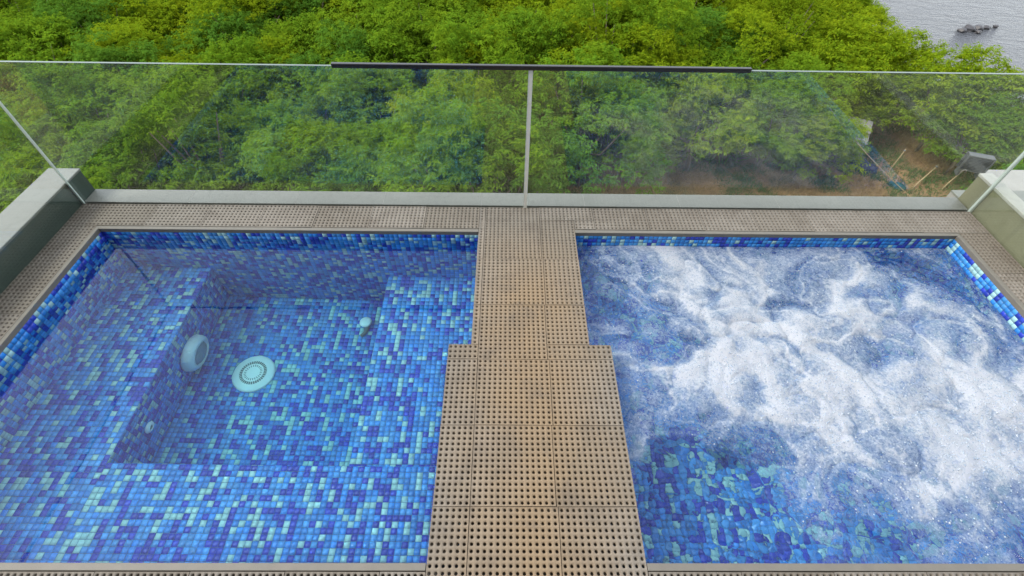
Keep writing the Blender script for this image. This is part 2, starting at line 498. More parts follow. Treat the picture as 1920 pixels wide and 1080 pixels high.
def pool(name, label, x0, x1, surfaces, bench_boxes, n_single, score):
    root = empty(name, ((x0+x1)/2, (YF+YB)/2, FLOOR))
    tag(root, label, 'pool')
    inv = root.location
    # shell and benches (grout bed)
    mb = MB()
    e = .001
    mb.box(x0-.003, x1+.003, YF-.003, YB+.003, FLOOR-.003, FLOOR-e)
    mb.box(x0-.003, x0-e, YF-.003, YB+.003, FLOOR-e, -.022); mb.box(x1+e, x1+.003, YF-.003, YB+.003, FLOOR-e, -.022)
    mb.box(x0-e, x1+e, YF-.003, YF-e, FLOOR-e, -.022); mb.box(x0-e, x1+e, YB+e, YB+.003, FLOOR-e, -.022)
    sh = mb.build('shell', GROUT, root); sh.location = -inv
    for b in bench_boxes:
        mb = MB(); mb.box(*b); o = mb.build('bench', GROUT, root); o.location = -inv
    # mosaic
    C = []; FR = []; off = 0
    for s in surfaces:
        c, fr = surf_tiles(*s); C.append(c); FR += [fr]*len(c)
    C = np.concatenate(C); n = len(C)
    patch = rng.random(n)
    pal = np.where(patch < .29, 0, np.where(patch < .60, 1, np.where(patch < .83, 2, 3)))
    pal = np.where(rng.random(n) < .28, np.roll(pal, 1), pal)     # short runs of one glaze
    sc_ = score(C, FR)
    single = set(np.argsort(-sc_)[:n_single].tolist())
    V = []; Q = []; MI = []; k = 0
    jit = rng.normal(0, .0003, (n, 2)); rot = rng.normal(0, .012, n); tilt = rng.normal(0, .006, (n, 2))
    for i in range(n):
        u, v, w, su, sv = FR[i]
        if i in single:
            o = link('tile', _single[pal[i]], root)
            M = Matrix(((u[0]*su/TS, v[0]*sv/TS, w[0], C[i][0]), (u[1]*su/TS, v[1]*sv/TS, w[1], C[i][1]), (u[2]*su/TS, v[2]*sv/TS, w[2], C[i][2]), (0, 0, 0, 1)))
            o.matrix_local = Matrix.Translation(-inv) @ M
            continue
        t = tile_template(su, sv)
        c_, s_ = math.cos(rot[i]), math.sin(rot[i])
        a_ = t[:, 0]*c_-t[:, 1]*s_+jit[i, 0]; b_ = t[:, 0]*s_+t[:, 1]*c_+jit[i, 1]
        h = t[:, 2]+a_*tilt[i, 0]+b_*tilt[i, 1]
        V.append(C[i]+a_[:, None]*u+b_[:, None]*v+h[:, None]*w); Q.append(TILE_F+k); MI += [pal[i]]*5; k += 8
    me = np_mesh('mosaic_tiles', np.concatenate(V), np.concatenate(Q), TILE, MI)
    o = link('mosaic_tiles', me, root); o.location = -inv; tag(o, kind='stuff')
    # stone rim (where the walkway panels pass over the wall it stays below them)
    left = x1 < 1
    parts = [(x0-.018, x0+.002, YF+.002, YB-.002, -.024, .0015) if left else (x0-.018, x0+.002, YS+.002, YB-.002, -.024, -.017),
             (x1-.002, x1+.018, YS+.002, YB-.002, -.024, -.017) if left else (x1-.002, x1+.020, YF+.002, YB-.002, -.024, .002),
             (x0-.018 if left else x0, x1 if left else x1+.02, YB-.002, YB+.020, -.024, 0),
             (x0-.018 if left else XB2+.001, XA2-.001 if left else x1+.02, YF-.020, YF+.002, -.024, 0)]
    for b in parts:
        mb = MB(); mb.box(*b, .0015); r_ = mb.build('rim', RIM, root); r_.location = -inv
    return root

def rect_sets(x0, x1, bx0, bx1, by, zb, zr):
    """wall, bench and floor rectangles of one basin: left bench to bx0, right bench from bx1, near bench to by"""
    X, Y, Z = (1, 0, 0), (0, 1, 0), (0, 0, 1)
    nX, nY = (-1, 0, 0), (0, -1, 0)
    top = -.024
    S = []
    S.append(((x0, YB, FLOOR), X, Z, nY, x1-x0, top-FLOOR))                # back wall
    S.append(((x1, YF, FLOOR), Y, Z, nX, YB-YF, top-FLOOR))                # right wall
    S.append(((x0, YB, FLOOR), nY, Z, X, YB-YF, top-FLOOR))                # left wall
    S.append(((x1, YF, FLOOR), nX, Z, Y, x1-x0, top-FLOOR))                # near wall
    S.append(((bx0, by, FLOOR), X, Y, Z, bx1-bx0, YB-by))                  # floor
    S.append(((x0, YF, zb), X, Y, Z, bx0-x0, YB-YF))                       # left bench
    S.append(((bx0, YF, zb), X, Y, Z, x1-bx0, by-YF))                      # near bench
    S.append(((bx1, by, zr), X, Y, Z, x1-bx1, YB-by))                      # right bench
    S.append(((bx0, YB, FLOOR), nY, Z, X, YB-by, zb-FLOOR))                # bench fronts
    S.append(((bx1, by, FLOOR), nX, Z, Y, bx1-bx0, zb-FLOOR))
    S.append(((bx1, by, FLOOR), Y, Z, nX, YB-by, zr-FLOOR))
    S.append(((x1, by, zr), nX, Z, Y, x1-bx1, max(zb-zr, TP)))
    e = .001
    B = [(x0, bx0-e, YF, YB, FLOOR-e, zb-e), (bx0-e, x1, YF, by-e, FLOOR-e, zb-e), (bx1+e, x1, by-e, YB, FLOOR-e, zr-e)]
    # keep clear of the neighbouring bench block and shell
    B = [(b[0]+.0004, b[1], b[2]+.0004, b[3]-.0004, b[4]-.0002, b[5]) for b in B]
    return S, B
def base_score(C, FR):
    P = C.copy(); deep = np.minimum(P[:, 2]-WZ, 0); P[:, 2] = np.where(deep < 0, WZ+deep*.72, P[:, 2])
    u, v, d = project(P)
    W = np.array([f[2] for f in FR])
    to = np.array([0, 0, CAM_H])-P; cosv = (to*W).sum(1)/np.linalg.norm(to, axis=1)
    area = cosv/d**2
    ok = (u > 4) & (u < 1916) & (v < 1040) & (v > 400) & (cosv > .1)
    return np.where(ok, area, -1), u, v
def score_left(C, FR):
    a_, u, v = base_score(C, FR)
    return np.where((C[:, 1] > .50) & (C[:, 0] < XA2-.02), a_, -1)
def score_right(C, FR):
    a_, u, v = base_score(C, FR)
    wall = (C[:, 2] > WZ) & (C[:, 2] < -.02)
    W = np.array([f[2] for f in FR])
    side = wall & ((W[:, 0] < -.5) | (W[:, 1] < -.5))
    bench = (np.abs(C[:, 2]-BENCH) < .01) & (C[:, 0] < 1.15) & (C[:, 0] > XB2+.03) & (C[:, 1] > .50) & (C[:, 1] < .85)
    return np.where((a_ > 0) & side, 10+a_, np.where(bench & (a_ > 0), a_, -1))
SL, BL = rect_sets(XL, XA, -1.72, -.70, .79, BENCH, BENCH_R)
pool_l = pool('plunge_pool', 'calm clear pool with blue mosaic tiles and submerged benches, left of the walkway', XL, XA, SL, BL, 300, score_left)
SR, BR = rect_sets(XB, XR, .92, 1.94, .79, BENCH, BENCH_R)
pool_r = pool('jet_pool', 'blue mosaic pool full of churning white foam, right of the walkway', XB, XR, SR, BR, 300, score_right)

# still water in the left pool
mb = MB(); mb.box(XL-.0025, XA+.0025, YF-.0025, YB+.0025, FLOOR-.0025, WZ)
tag(mb.build('pool_water', WATER), 'still clear water filling the left pool', kind='structure')

# churning water in the right pool: a displaced surface whose foam cover is stored per vertex
def blob(X, Y, cx, cy_, rx, ry, rot=0.):
    c_, s_ = math.cos(rot), math.sin(rot)
    dx, dy = X-cx, Y-cy_
    a_, b_ = (dx*c_+dy*s_)/rx, (-dx*s_+dy*c_)/ry
    return np.exp(-(a_*a_+b_*b_))
def foam_field(X, Y):
    wx = fbm(X*1.8, Y*1.8, 4, 3)-.5; wy = fbm(X*1.8, Y*1.8, 4, 8)-.5
    x_, y_ = X+wx*.55, Y+wy*.55
    # open water: near-left corner, the two far corners, a strip beside the walkway, near-right corner
    cover = .80 + .25*blob(X, Y, 1.45, 1.20, .75, .55)
    cover = cover - 1.10*blob(x_, y_, .70, .44, .36, .34, -.1)
    cover = cover - .34*blob(x_, y_, .40, 1.60, .20, .50)
    cover = cover - .55*blob(x_, y_, 2.18, 1.70, .40, .22, -.5)
    cover = cover - .75*blob(x_, y_, 2.08, .36, .48, .15)
    cover = cover - .28*blob(x_, y_, 1.30, .45, .12, .22, -.6)
    cover = cover - .25*blob(x_, y_, 2.38, 1.0, .10, .25)
    # streaming lace
    c_, s_ = math.cos(-.75), math.sin(-.75)
    a_, b_ = x_*c_-y_*s_, x_*s_+y_*c_
    f1 = fbm(a_*2.6, b_*4.2, 6, 21, .55)
    r1 = 1-np.abs(2*fbm(x_*2.2, y_*2.2, 4, 31)-1)*2.2
    r2 = 1-np.abs(2*fbm(X*4.6+wx*3, Y*4.6+wy*3, 4, 41)-1)*2.4
    ridge = np.clip(r1, 0, 1)**2.2; ridge2 = np.clip(r2, 0, 1)**2.2
    puff = np.abs(2*fbm(X*3.3+wx*1.5, Y*3.3+wy*1.5, 3, 71)-1)*1.9
    puff2 = np.abs(2*fbm(X*8+wx*2, Y*8+wy*2, 2, 77)-1)*1.7
    foam = cover*(.56+.62*(f1-.42)+.10*(puff-.35)+.16*(puff2-.35)) + .03 + .34*ridge**2.2*np.clip(cover, 0, 1) + .24*ridge2**2.2*np.clip(cover+.15, 0, 1) - .02
    return np.clip(foam, 0, 1.15), ridge, ridge2, np.clip(cover, 0, 1), np.clip(puff, 0, 1.2), np.clip(puff2, 0, 1.2)
NXW, NYW = 560, 430
gx = np.linspace(XB-.0025, XR+.0025, NXW); gy = np.linspace(YF-.0025, YB+.0025, NYW)
GX, GY = np.meshgrid(gx, gy, indexing='ij')
FO, RI, RI2, CV, PF, PF2 = foam_field(GX, GY)
edge = np.minimum.reduce([GX-XB, XR-GX, GY-YF, YB-GY]); ek = np.clip(edge/.10, .15, 1)
HZ = WZ-.022 + ek*((fbm(GX*3.2, GY*3.2, 2, 51)-.5)*.042*(.35+CV) + CV*(.022*np.sqrt(PF+.03)+.014*np.sqrt(PF2+.03)-.015) + .004*RI*CV + (fbm(GX*13, GY*13, 2, 61)-.5)*.012*(.3+CV))
V = np.stack([GX, GY, HZ], -1).reshape(-1, 3)
idx = np.arange(NXW*NYW).reshape(NXW, NYW)
Q = np.stack([idx[:-1, :-1], idx[1:, :-1], idx[1:, 1:], idx[:-1, 1:]], -1).reshape(-1, 4)
nv = len(V)
V2 = np.array([(gx[0], gy[0], FLOOR-.0025), (gx[-1], gy[0], FLOOR-.0025), (gx[-1], gy[-1], FLOOR-.0025), (gx[0], gy[-1], FLOOR-.0025)])
me = bpy.data.meshes.new('bubbling_water')
faces = Q.tolist()
c0, c1, c2, c3 = nv, nv+1, nv+2, nv+3
faces.append([c3, c2, c1, c0])
faces.append(idx[:, 0][::-1].tolist()+[c0, c1]); faces.append(idx[:, -1].tolist()+[c2, c3])
faces.append(idx[0, :].tolist()+[c3, c0]); faces.append(idx[-1, :][::-1].tolist()+[c1, c2])
me.from_pydata(np.concatenate([V, V2]).tolist(), [], faces)
at = me.attributes.new('foam', 'FLOAT', 'POINT')
at.data.foreach_set('value', np.concatenate([FO.ravel(), np.zeros(4)]).astype(np.float32))
me.polygons.foreach_set('use_smooth', [True]*len(Q)+[False]*5)
me.materials.append(FOAM); me.update()
tag(link('bubbling_water', me), 'churning white foaming water in the right pool', kind='structure')

# froth: small clots and bubbles riding on the thick foam and thrown up along the crests
def froth(n, seed):
    r = np.random.default_rng(seed)
    ph = (1+5**.5)/2
    ico = np.array([(-1, ph, 0), (1, ph, 0), (-1, -ph, 0), (1, -ph, 0), (0, -1, ph), (0, 1, ph), (0, -1, -ph), (0, 1, -ph), (ph, 0, -1), (ph, 0, 1), (-ph, 0, -1), (-ph, 0, 1)])/math.sqrt(1+ph*ph)
    tri = np.array([(0,11,5),(0,5,1),(0,1,7),(0,7,10),(0,10,11),(1,5,9),(5,11,4),(11,10,2),(10,7,6),(7,1,8),(3,9,4),(3,4,2),(3,2,6),(3,6,8),(3,8,9),(4,9,5),(2,4,11),(6,2,10),(8,6,7),(9,8,1)])
    i = r.integers(6, NXW-6, n*8); j = r.integers(6, NYW-6, n*8)
    keep = r.random(n*8) < np.clip((FO[i, j]-.36)*1.5, 0.002, 1)**1.4
    i, j = i[keep][:n], j[keep][:n]; m_ = len(i)
    rad = .0010+.0022*r.random(m_)**3
    fly = np.where(r.random(m_) < .03*np.clip(FO[i, j], 0, 1), r.random(m_)**2*.03, 0)
    P = np.stack([GX[i, j]+r.normal(0, .003, m_), GY[i, j]+r.normal(0, .003, m_), HZ[i, j]+rad*.1+fly], 1)
    q = r.normal(1, .18, (m_, 12, 1)); sc_ = np.stack([np.ones(m_)*1.3, np.ones(m_)*1.3, np.ones(m_)*.7], 1)[:, None]
    V = P[:, None]+ico[None]*q*rad[:, None, None]*sc_
    T = (np.arange(m_)*12)[:, None, None]+tri[None]
    return V.reshape(-1, 3), T.reshape(-1, 3)
k = NT('froth'); c = k.mix(k.n('NewGeometry').outputs['Random Per Island'], (.30, .38, .47), (.50, .54, .58))
FROTH = k.surf(k.n('BsdfDiffuse', Color=c).outputs[0])
fv, ft = froth(16000, 5)
tag(link('froth', np_mesh('froth', fv, ft, [FROTH], None, True)), 'white froth and bubbles riding on the churning water', kind='stuff')

# ---- fittings under water in the left pool
t = empty('pool_light', (-1.72, 1.45, -.715)); tag(t, 'round white underwater lamp with grey lens on the bench front', 'pool lamp')
mb = MB(); mb.lathe([(.104, .003), (.108, .012), (.106, .034), (.098, .050), (.082, .060), (.071, .062), (.070, .050), (.0, .049)], 40, 'X'); mb.build('housing', WHITE_PLASTIC, t)
mb = MB(); mb.lathe([(.069, .050), (.060, .060), (.035, .067), (.001, .069)], 36, 'X'); mb.build('lens', LENS, t)
for k in range(10):
    an = 2*math.pi*k/10; c_, s_ = math.cos(an), math.sin(an)
    mb = MB(); mb.tube((.014, c_*.1075, s_*.1075), (.042, c_*.101, s_*.101), .006, .005, 6); mb.build('clip', WHITE_PLASTIC, t)
t = empty('floor_drain', (-1.40, 1.39, FLOOR+.001)); tag(t, 'round white main drain cover with ring of slots on the pool floor', 'drain')
mb = MB(); mb.lathe([(.112, .0), (.112, .006), (.104, .012), (.078, .017), (.074, .019), (.045, .021), (.001, .022)], 44); mb.build('cover', WHITE_PLASTIC, t)
for ring, (r0, r1, nn, z) in enumerate(((.056, .071, 36, .0205), (.036, .048, 24, .0218))):
    for k in range(nn):
        an = 2*math.pi*k/nn; c_, s_ = math.cos(an), math.sin(an)
        mb = MB(); mb.tube((c_*r0, s_*r0, z), (c_*r1, s_*r1, z-.001), .0042 if ring == 0 else .0022, None, 4); mb.build('slot', GREY_PLASTIC, t)
t = empty('floor_inlet', (-.845, 1.735, FLOOR+.001)); tag(t, 'small round white inlet cap on a grey elbow on the pool floor', 'inlet')
mb = MB(); mb.lathe([(.026, .03), (.034, .033), (.036, .040), (.030, .047), (.001, .049)], 28); mb.build('cap', WHITE_PLASTIC, t)
mb = MB(); mb.lathe([(.022, .0), (.020, .012), (.018, .031)], 20); mb.build('neck', GREY_PLASTIC, t)
mb = MB(); mb.path([(.012, -.02, .010), (.004, -.062, .010), (-.018, -.085, .008)], [.013, .013, .010], 10); mb.build('elbow', GREY_PLASTIC, t)
t = empty('wall_jet', (-1.72, 1.01, -.66)); tag(t, 'small white jet nozzle on the bench front near the pool lamp', 'jet nozzle')
mb = MB(); mb.lathe([(.028, .001), (.031, .006), (.027, .013), (.016, .018), (.013, .012), (.001, .011)], 26, 'X'); mb.build('flange', WHITE_PLASTIC, t)
mb = MB(); mb.lathe([(.0125, .0125), (.008, .017), (.001, .0175)], 16, 'X'); mb.build('nozzle', GREY_PLASTIC, t)

# ------------------------------------------------------------------ curb, parapets, glass
t = empty('back_curb', (0, YG, 0)); tag(t, 'low grey tiled curb along the far side behind the glass', 'curb')
mb = MB(); mb.box(XGL, XGR, .012, YC-YG-.006, -.5, -.012); mb.build('core', CONCRETE, t)
xs = [XGL, -1.80, -1.20, -.705, -.147, .44, .985, 1.555, 2.13, XGR]
for a_, b_ in zip(xs, xs[1:]):
    mb = MB(); mb.box(a_+.002, b_-.002, .010, YC-YG, -.012, .003, .0015); mb.build('slab', CURB, t)
for a_ in xs[1:-1]:
    mb = MB(); mb.box(a_-.002, a_+.002, .011, YC-YG-.001, -.010, .0032); mb.build('joint', JOINT, t)

def parapet(name, label, x0, x1, h, face, cap_th, side):
    t = empty(name, ((x0+x1)/2, 0, 0)); tag(t, label, 'parapet')
    cx = (x0+x1)/2
    mb = MB(); mb.box(x0-cx, x1-cx, -2.3, YC, -3.2, h-cap_th); mb.build('wall', face, t)
    mb = MB(); o = .004; mb.box(x0-cx-o, x1-cx+o, -2.3, YC+o, h-cap_th, h, .003); mb.build('coping', COPING if side > 0 else CURB, t)
    return t
parapet('parapet', 'low wall with grey coping and dark green inner face beside the left pool', -2.545, XGL-.002, .142, PARAPET_L, .012, -1)
parapet('parapet', 'low olive plaster wall with white coping beside the foaming right pool', XGR+.016, XGR+.085, .170, PARAPET, .016, 1)

def pane(name, label, p0, p1, z0, z1, th):
    """upright glass sheet between two plan points, with its own ground edges"""
    p0 = Vector((*p0, 0)); p1 = Vector((*p1, 0)); d = (p1-p0); L = d.length; d.normalize()
    t = empty('glass_balustrade', (*p0.xy, 0)); t.rotation_euler = (0, 0, math.atan2(d.y, d.x)); tag(t, label, 'glass panel', 'glass balustrade panels')
    h = th/2
    me = np_mesh('pane', [(0, -h, z0), (L, -h, z0), (L, -h, z1), (0, -h, z1), (0, h, z0), (L, h, z0), (L, h, z1), (0, h, z1)],
                 [(0, 1, 2, 3), (5, 4, 7, 6)], [GLASS]); link('pane', me, t)
    mb = MB(); mb.box(0, L, -h, h, z1, z1+.0015); mb.build('top_edge', GLASS_EDGE, t)
    mb = MB(); mb.box(-.0015, 0, -h, h, z0, z1); mb.build('side_edge', GLASS_SIDE, t)
    mb = MB(); mb.box(L, L+.0015, -h, h, z0, z1); mb.build('side_edge', GLASS_SIDE, t)
    return t
XJ = .100
GY_ = YG+.003
pane('glass_panel', 'clear front glass panel behind the calm left pool', (XGL+.006, GY_), (XJ-.010, GY_), -.04, GH, .012)
pane('glass_panel', 'clear front glass panel behind the foaming right pool', (XJ+.010, GY_), (XGR-.004, GY_), -.04, GH, .012)
pane('glass_panel', 'clear side glass panel standing along the dark green left parapet', (XGL+.008, -2.2), (XGL+.008, GY_-.008), -.04, GH, .010)
pane('glass_panel', 'clear side glass panel standing along the olive right parapet', (XGR+.004, -2.2), (XGR+.004, GY_-.008), -.04, GH, .010)
mb = MB(); mb.box(XJ-.0085, XJ+.0085, GY_-.0055, GY_+.0055, -.04, GH-.004); tag(mb.build('glass_joint_seal', SEAL), 'slim pale upright seal strip between the two front glass panels', 'seal strip')
for x_, lb in ((XGL+.001, 'pale corner bead where the left side glass meets the front glass'), (XGR+.001, 'pale corner bead where the right side glass meets the front glass')):
    mb = MB(); mb.box(x_-.0035, x_+.0035, GY_-.0035, GY_+.0035, -.04, GH); tag(mb.build('corner_bead', SEAL), lb, 'seal strip')
t = empty('handrail', (.15, GY_, GH)); tag(t, 'black metal handrail capping the middle of the front glass', 'handrail')
HX0, HX1 = -.775-.15, 1.075-.15
mb = MB(); mb.box(HX0, HX1, -.0095, .0095, .002, .013, .003); mb.build('rail', METAL_BLACK, t)
for s in (-1, 1):
    mb = MB(); mb.box(HX0, HX1, s*.008-.0015, s*.008+.0015, -.006, .003); mb.build('clamp_lip', METAL_BLACK, t)
for x_ in (HX0, HX1):
    mb = MB(); mb.box(x_-.002, x_+.002, -.0092, .0092, -.0055, .0127); mb.build('end_cap', METAL_BLACK, t)

# ------------------------------------------------------------------ land and sea below the terrace
GZ = -12.0
SEA_Z = -13.4
def coast(x, y):
    """distance inland of the shoreline (positive on land)"""
    return 28.5 - x - .10*(y-25) + 3.0*(fbm(x*.12+5, y*.12, 3, 71)-.5)
def ground_z(x, y):
    c = coast(x, y)
    z = GZ + (fbm(x*.22, y*.22, 4, 81)-.5)*.9 + (fbm(x*1.3, y*1.3, 3, 91)-.5)*.16
    return np.where(c > 0, z-np.clip(1-c/3.5, 0, 1)*1.2, GZ-1.2+c*.28)
n1 = np.concatenate([-np.geomspace(400, 46, 16), np.linspace(-45, 65, 200), np.geomspace(66, 400, 14)])
n2 = np.concatenate([np.linspace(-60, 8, 12), np.linspace(8.5, 62, 130), np.geomspace(63, 500, 16)])
GXX, GYY = np.meshgrid(n1, n2, indexing='ij')
V = np.stack([GXX, GYY, np.maximum(ground_z(GXX, GYY), -40)], -1).reshape(-1, 3)
idx = np.arange(V.shape[0]).reshape(GXX.shape)
Q = np.stack([idx[:-1, :-1], idx[1:, :-1], idx[1:, 1:], idx[:-1, 1:]], -1).reshape(-1, 4)
k = NT('ground_soil'); p = k.pos()
n_a = k.noise(.45, 5, .6, p, .5); n_b = k.noise(2.6, 6, .65, p); n_c = k.noise(14, 5, .7, p)
c = k.ramp(n_a, [(.30, (.055, .09, .024)), (.40, (.13, .13, .045)), (.50, (.32, .195, .09)), (.75, (.40, .25, .12))])
c = k.mix(k.math('MULTIPLY', k.fr(n_b, .4, .7), .6), c, (.20, .14, .07)); c = k.mix(k.math('MULTIPLY', k.fr(n_c, .4, .75), .5), c, (.06, .05, .03))
GROUND = k.surf(k.pbr(c, .95, k.bump(n_c, .6, .08)))
tag(link('ground', np_mesh('ground', V, Q, [GROUND], None, True)), kind='structure')

k = NT('sea_water'); p = k.pos()
mp = k.n('Mapping', Vector=p); mp.inputs['Scale'].default_value = (1.0, 2.2, 1); mp.inputs['Rotation'].default_value = (0, 0, .35)
w1 = k.noise(.55, 6, .62, mp.outputs[0], .6); w2 = k.noise(2.6, 5, .6, mp.outputs[0], .4)
hgt = k.math('ADD', w1, k.math('MULTIPLY', w2, .35))
foamy = k.fr(k.math('MULTIPLY', w1, k.noise(1.1, 6, .7, p, 1.)), .40, .50)
c = k.mix(k.math('MULTIPLY', foamy, .5), (.055, .06, .068), (.22, .23, .24))
SEA = k.surf(k.pbr(c, .22, k.bump(hgt, .9, .5)))
me = np_mesh('sea', [(-3000, -500, SEA_Z), (3000, -500, SEA_Z), (3000, 4000, SEA_Z), (-3000, 4000, SEA_Z)], [(0, 1, 2, 3)], [SEA])
tag(link('sea', me), kind='structure')

# ------------------------------------------------------------------ trees
def crown_mesh(name, seed, rad, hgt, n_clump, n_leaf, mat):
    r = np.random.default_rng(seed)
    P = []; D = []; LEN = []; WID = []; droop = []
    # limbs push the outline out unevenly
    nb = 9; bang = r.random(nb)*2*math.pi; brad = .55+.55*r.random(nb); bw_ = .35+.4*r.random(nb)
    for c in range(n_clump):
        th = r.random()*2*math.pi
        lob = sum(brad[i]*math.exp(-((math.remainder(th-bang[i], 2*math.pi))/bw_[i])**2) for i in range(nb)); lob = min(1.15, .55+.45*lob)
        q = r.random()**.5
        phi = math.acos(1-1.25*r.random())           # mostly upper shell
        rr = rad*lob*(.45+.55*q**.4)
        cx, cy_, cz = math.cos(th)*math.sin(phi)*rr, math.sin(th)*math.sin(phi)*rr, hgt*(.42+.55*math.cos(phi)*(.75+.35*r.random()))
        cr = rad*(.22+.16*r.random()); base = np.array([cx, cy_, cz])
        outw = np.array([math.cos(th), math.sin(th), 0])
        for sp_ in range(n_leaf):
            # a twig that arches outwards, leaflets in two ranks along it
            d = r.normal(size=3); d /= np.linalg.norm(d); d[2] = abs(d[2])*.8+.05
            d = d+outw*.45; d /= np.linalg.norm(d)
            tl_ = .17+.17*r.random(); st = base+d*cr*(.45+.5*r.random())*np.array([1, 1, .8])
            s_ = np.cross(d, [0, 0, 1.]); s_ /= np.linalg.norm(s_)+1e-6
            tt = np.linspace(.1, 1, 6)[:, None]
            tw = st+d*tl_*tt+np.array([0, 0, -.25*tl_])*tt**2
            for sg in (-1, 1):
                o_ = s_*sg*.9+d*.45+r.normal(0, .25, (6, 3)); o_[:, 2] -= .22
                o_ /= np.linalg.norm(o_, axis=1)[:, None]
                P.append(tw+r.normal(0, .02, (6, 3))); D.append(o_); LEN.append(.09+.08*r.random(6)); WID.append(.017+.014*r.random(6))
    P = np.concatenate(P); D = np.concatenate(D); L = np.concatenate(LEN)[:, None]; Wd = np.concatenate(WID)[:, None]
    n = len(P)
    side = np.cross(D, np.array([0, 0, 1.])+r.normal(0, .35, (n, 3))); side /= np.linalg.norm(side, axis=1)[:, None]+1e-9
    dr = np.zeros((n, 3)); dr[:, 2] = -.30*L[:, 0]
    b0 = P+D*L*.45-side*Wd+dr*.25; b1 = P+D*L*.45+side*Wd+dr*.25
    V = np.stack([P, b1, P+D*L+dr, b0], 1).reshape(-1, 3)
    T = np.arange(n*4).reshape(-1, 4)
    return np_mesh(name, V, T, [mat])
def trunk_mesh(name, seed, rad, hgt):
    r = np.random.default_rng(seed); mb = MB()
    fork = Vector((r.normal(0, .1), r.normal(0, .1), hgt*.30))
    mb.path([(0, 0, -.4), (r.normal(0, .04), r.normal(0, .04), hgt*.15), fork], [.13, .10, .085], 8)
    for i in range(6):
        th = i*math.pi/3+r.normal(0, .3); rr = rad*(.45+.35*r.random())
        e_ = Vector((math.cos(th)*rr, math.sin(th)*rr, hgt*(.62+.2*r.random())))
        mid = fork.lerp(e_, .5)+Vector((0, 0, -.12*hgt*r.random()))
        mb.path([fork, mid, e_], [.06, .04, .015], 6)
    return mb.mesh(name, BARK)
KINDS = []
for i in range(7):
    rad, hgt = [1.9, 2.3, 1.7, 2.5, 2.1, 1.8, 2.7][i], [4.0, 5.2, 4.6, 5.8, 3.7, 5.4, 4.8][i]
    KINDS.append((crown_mesh('crown', 100+i, rad, hgt, 50, 38, LEAF[0]), trunk_mesh('trunk', 200+i, rad, hgt), rad, hgt))

# clearing with bare soil and the dark gap beyond it (plan view, metres)
def in_poly(x, y, poly):
    c_ = False; j = len(poly)-1
    for i in range(len(poly)):
        if (poly[i][1] > y) != (poly[j][1] > y) and x < (poly[j][0]-poly[i][0])*(y-poly[i][1])/(poly[j][1]-poly[i][1])+poly[i][0]: c_ = not c_
        j = i
    return c_
CLEAR = [(-1, 10), (-1.0, 17.3), (1.2, 18), (6, 20.8), (8.6, 20.4), (12, 19.6), (15.8, 20.0), (17.4, 21.4), (18.2, 24.4), (20.4, 28), (22.8, 27), (21.2, 22), (22.4, 19.6), (23, 10)]
# where, from the terrace, no crown stands: the clearing and the dark lane beyond it
GAP = [(940, 480), (960, 325), (1150, 224), (1330, 222), (1500, 232), (1540, 228), (1560, 160), (1640, 140), (1720, 180), (1740, 235), (1850, 245), (1900, 480)]
spots = []
sp = 2.65
yy = 10.5; rowi = 0
while yy < 50:
    xx = -38+(rowi % 2)*sp*.5
    while xx < 48:
        x_ = xx+random.uniform(-.95, .95); y_ = yy+random.uniform(-.9, .9)
        xx += sp
        c_ = float(coast(np.array(x_), np.array(y_)))
        if c_ < 1.5: continue
        cu, cv, cd = project(np.array([x_, y_, GZ+2.8]))
        if in_poly(cu, cv, GAP) or (cu > 1610 and cv < 100+(cu-1705)*.53): continue
        u, v, d = project(np.array([x_, y_, GZ+4.0]))
        if d < 0 or u < -90 or u > 2010 or v > 400 or v < -110: continue
        if y_ < 12.3 and x_ > 2: continue
        spots.append((x_, y_, u, v))
    yy += sp*.87; rowi += 1
for x_, y_ in ((13.45, 18.7), (12.0, 19.6)):                      # the bushy pair beside the hut
    u, v, d = project(np.array([x_, y_, GZ+4.0])); spots.append((x_, y_, float(u), float(v)))
trees = []
for i, (x_, y_, u, v) in enumerate(spots):
    kd = random.randrange(7)
    if u > 1500 and v < 230+(u-1705)*.53: kd = random.choice((0, 4))       # low trees along the shore
    # lighter, yellower canopy to the far right, deeper green nearer the glass
    w_ = np.clip(.25+.0005*(u-700)+.0016*(150-v), .05, .8)
    q = random.random(); mi = 1 if q < w_ else (2 if q > .72+.2*w_ else 0)
    trees.append((x_, y_, u, v, kd, mi))
colour = ['mid green', 'yellow green', 'deep green']
def ordinal(n):
    s = ['first', 'second', 'third', 'fourth', 'fifth', 'sixth', 'seventh', 'eighth', 'ninth', 'tenth', 'eleventh', 'twelfth', 'thirteenth', 'fourteenth', 'fifteenth', 'sixteenth', 'seventeenth', 'eighteenth', 'nineteenth', 'twentieth']
    if n < 20: return s[n]
    tens = ['', '', 'twent', 'thirt', 'fort', 'fift', 'sixt', 'sevent', 'eight', 'ninet'][(n+1)//10]
    return tens+'ieth' if (n+1) % 10 == 0 else tens+'y-'+s[(n+1) % 10-1]
def zone(u, v):
    if v < -40: return 'at the top edge'
    if v < 50: return 'well above the glass rail'
    if v < 125: return 'just above the glass rail'
    if v < 215: return 'through the upper glass'
    if v < 310: return 'through the middle of the glass'
    return 'low behind the curb'
byzone = {}
for tr in trees: byzone.setdefault((zone(tr[2], tr[3]), tr[5]), []).append(tr)
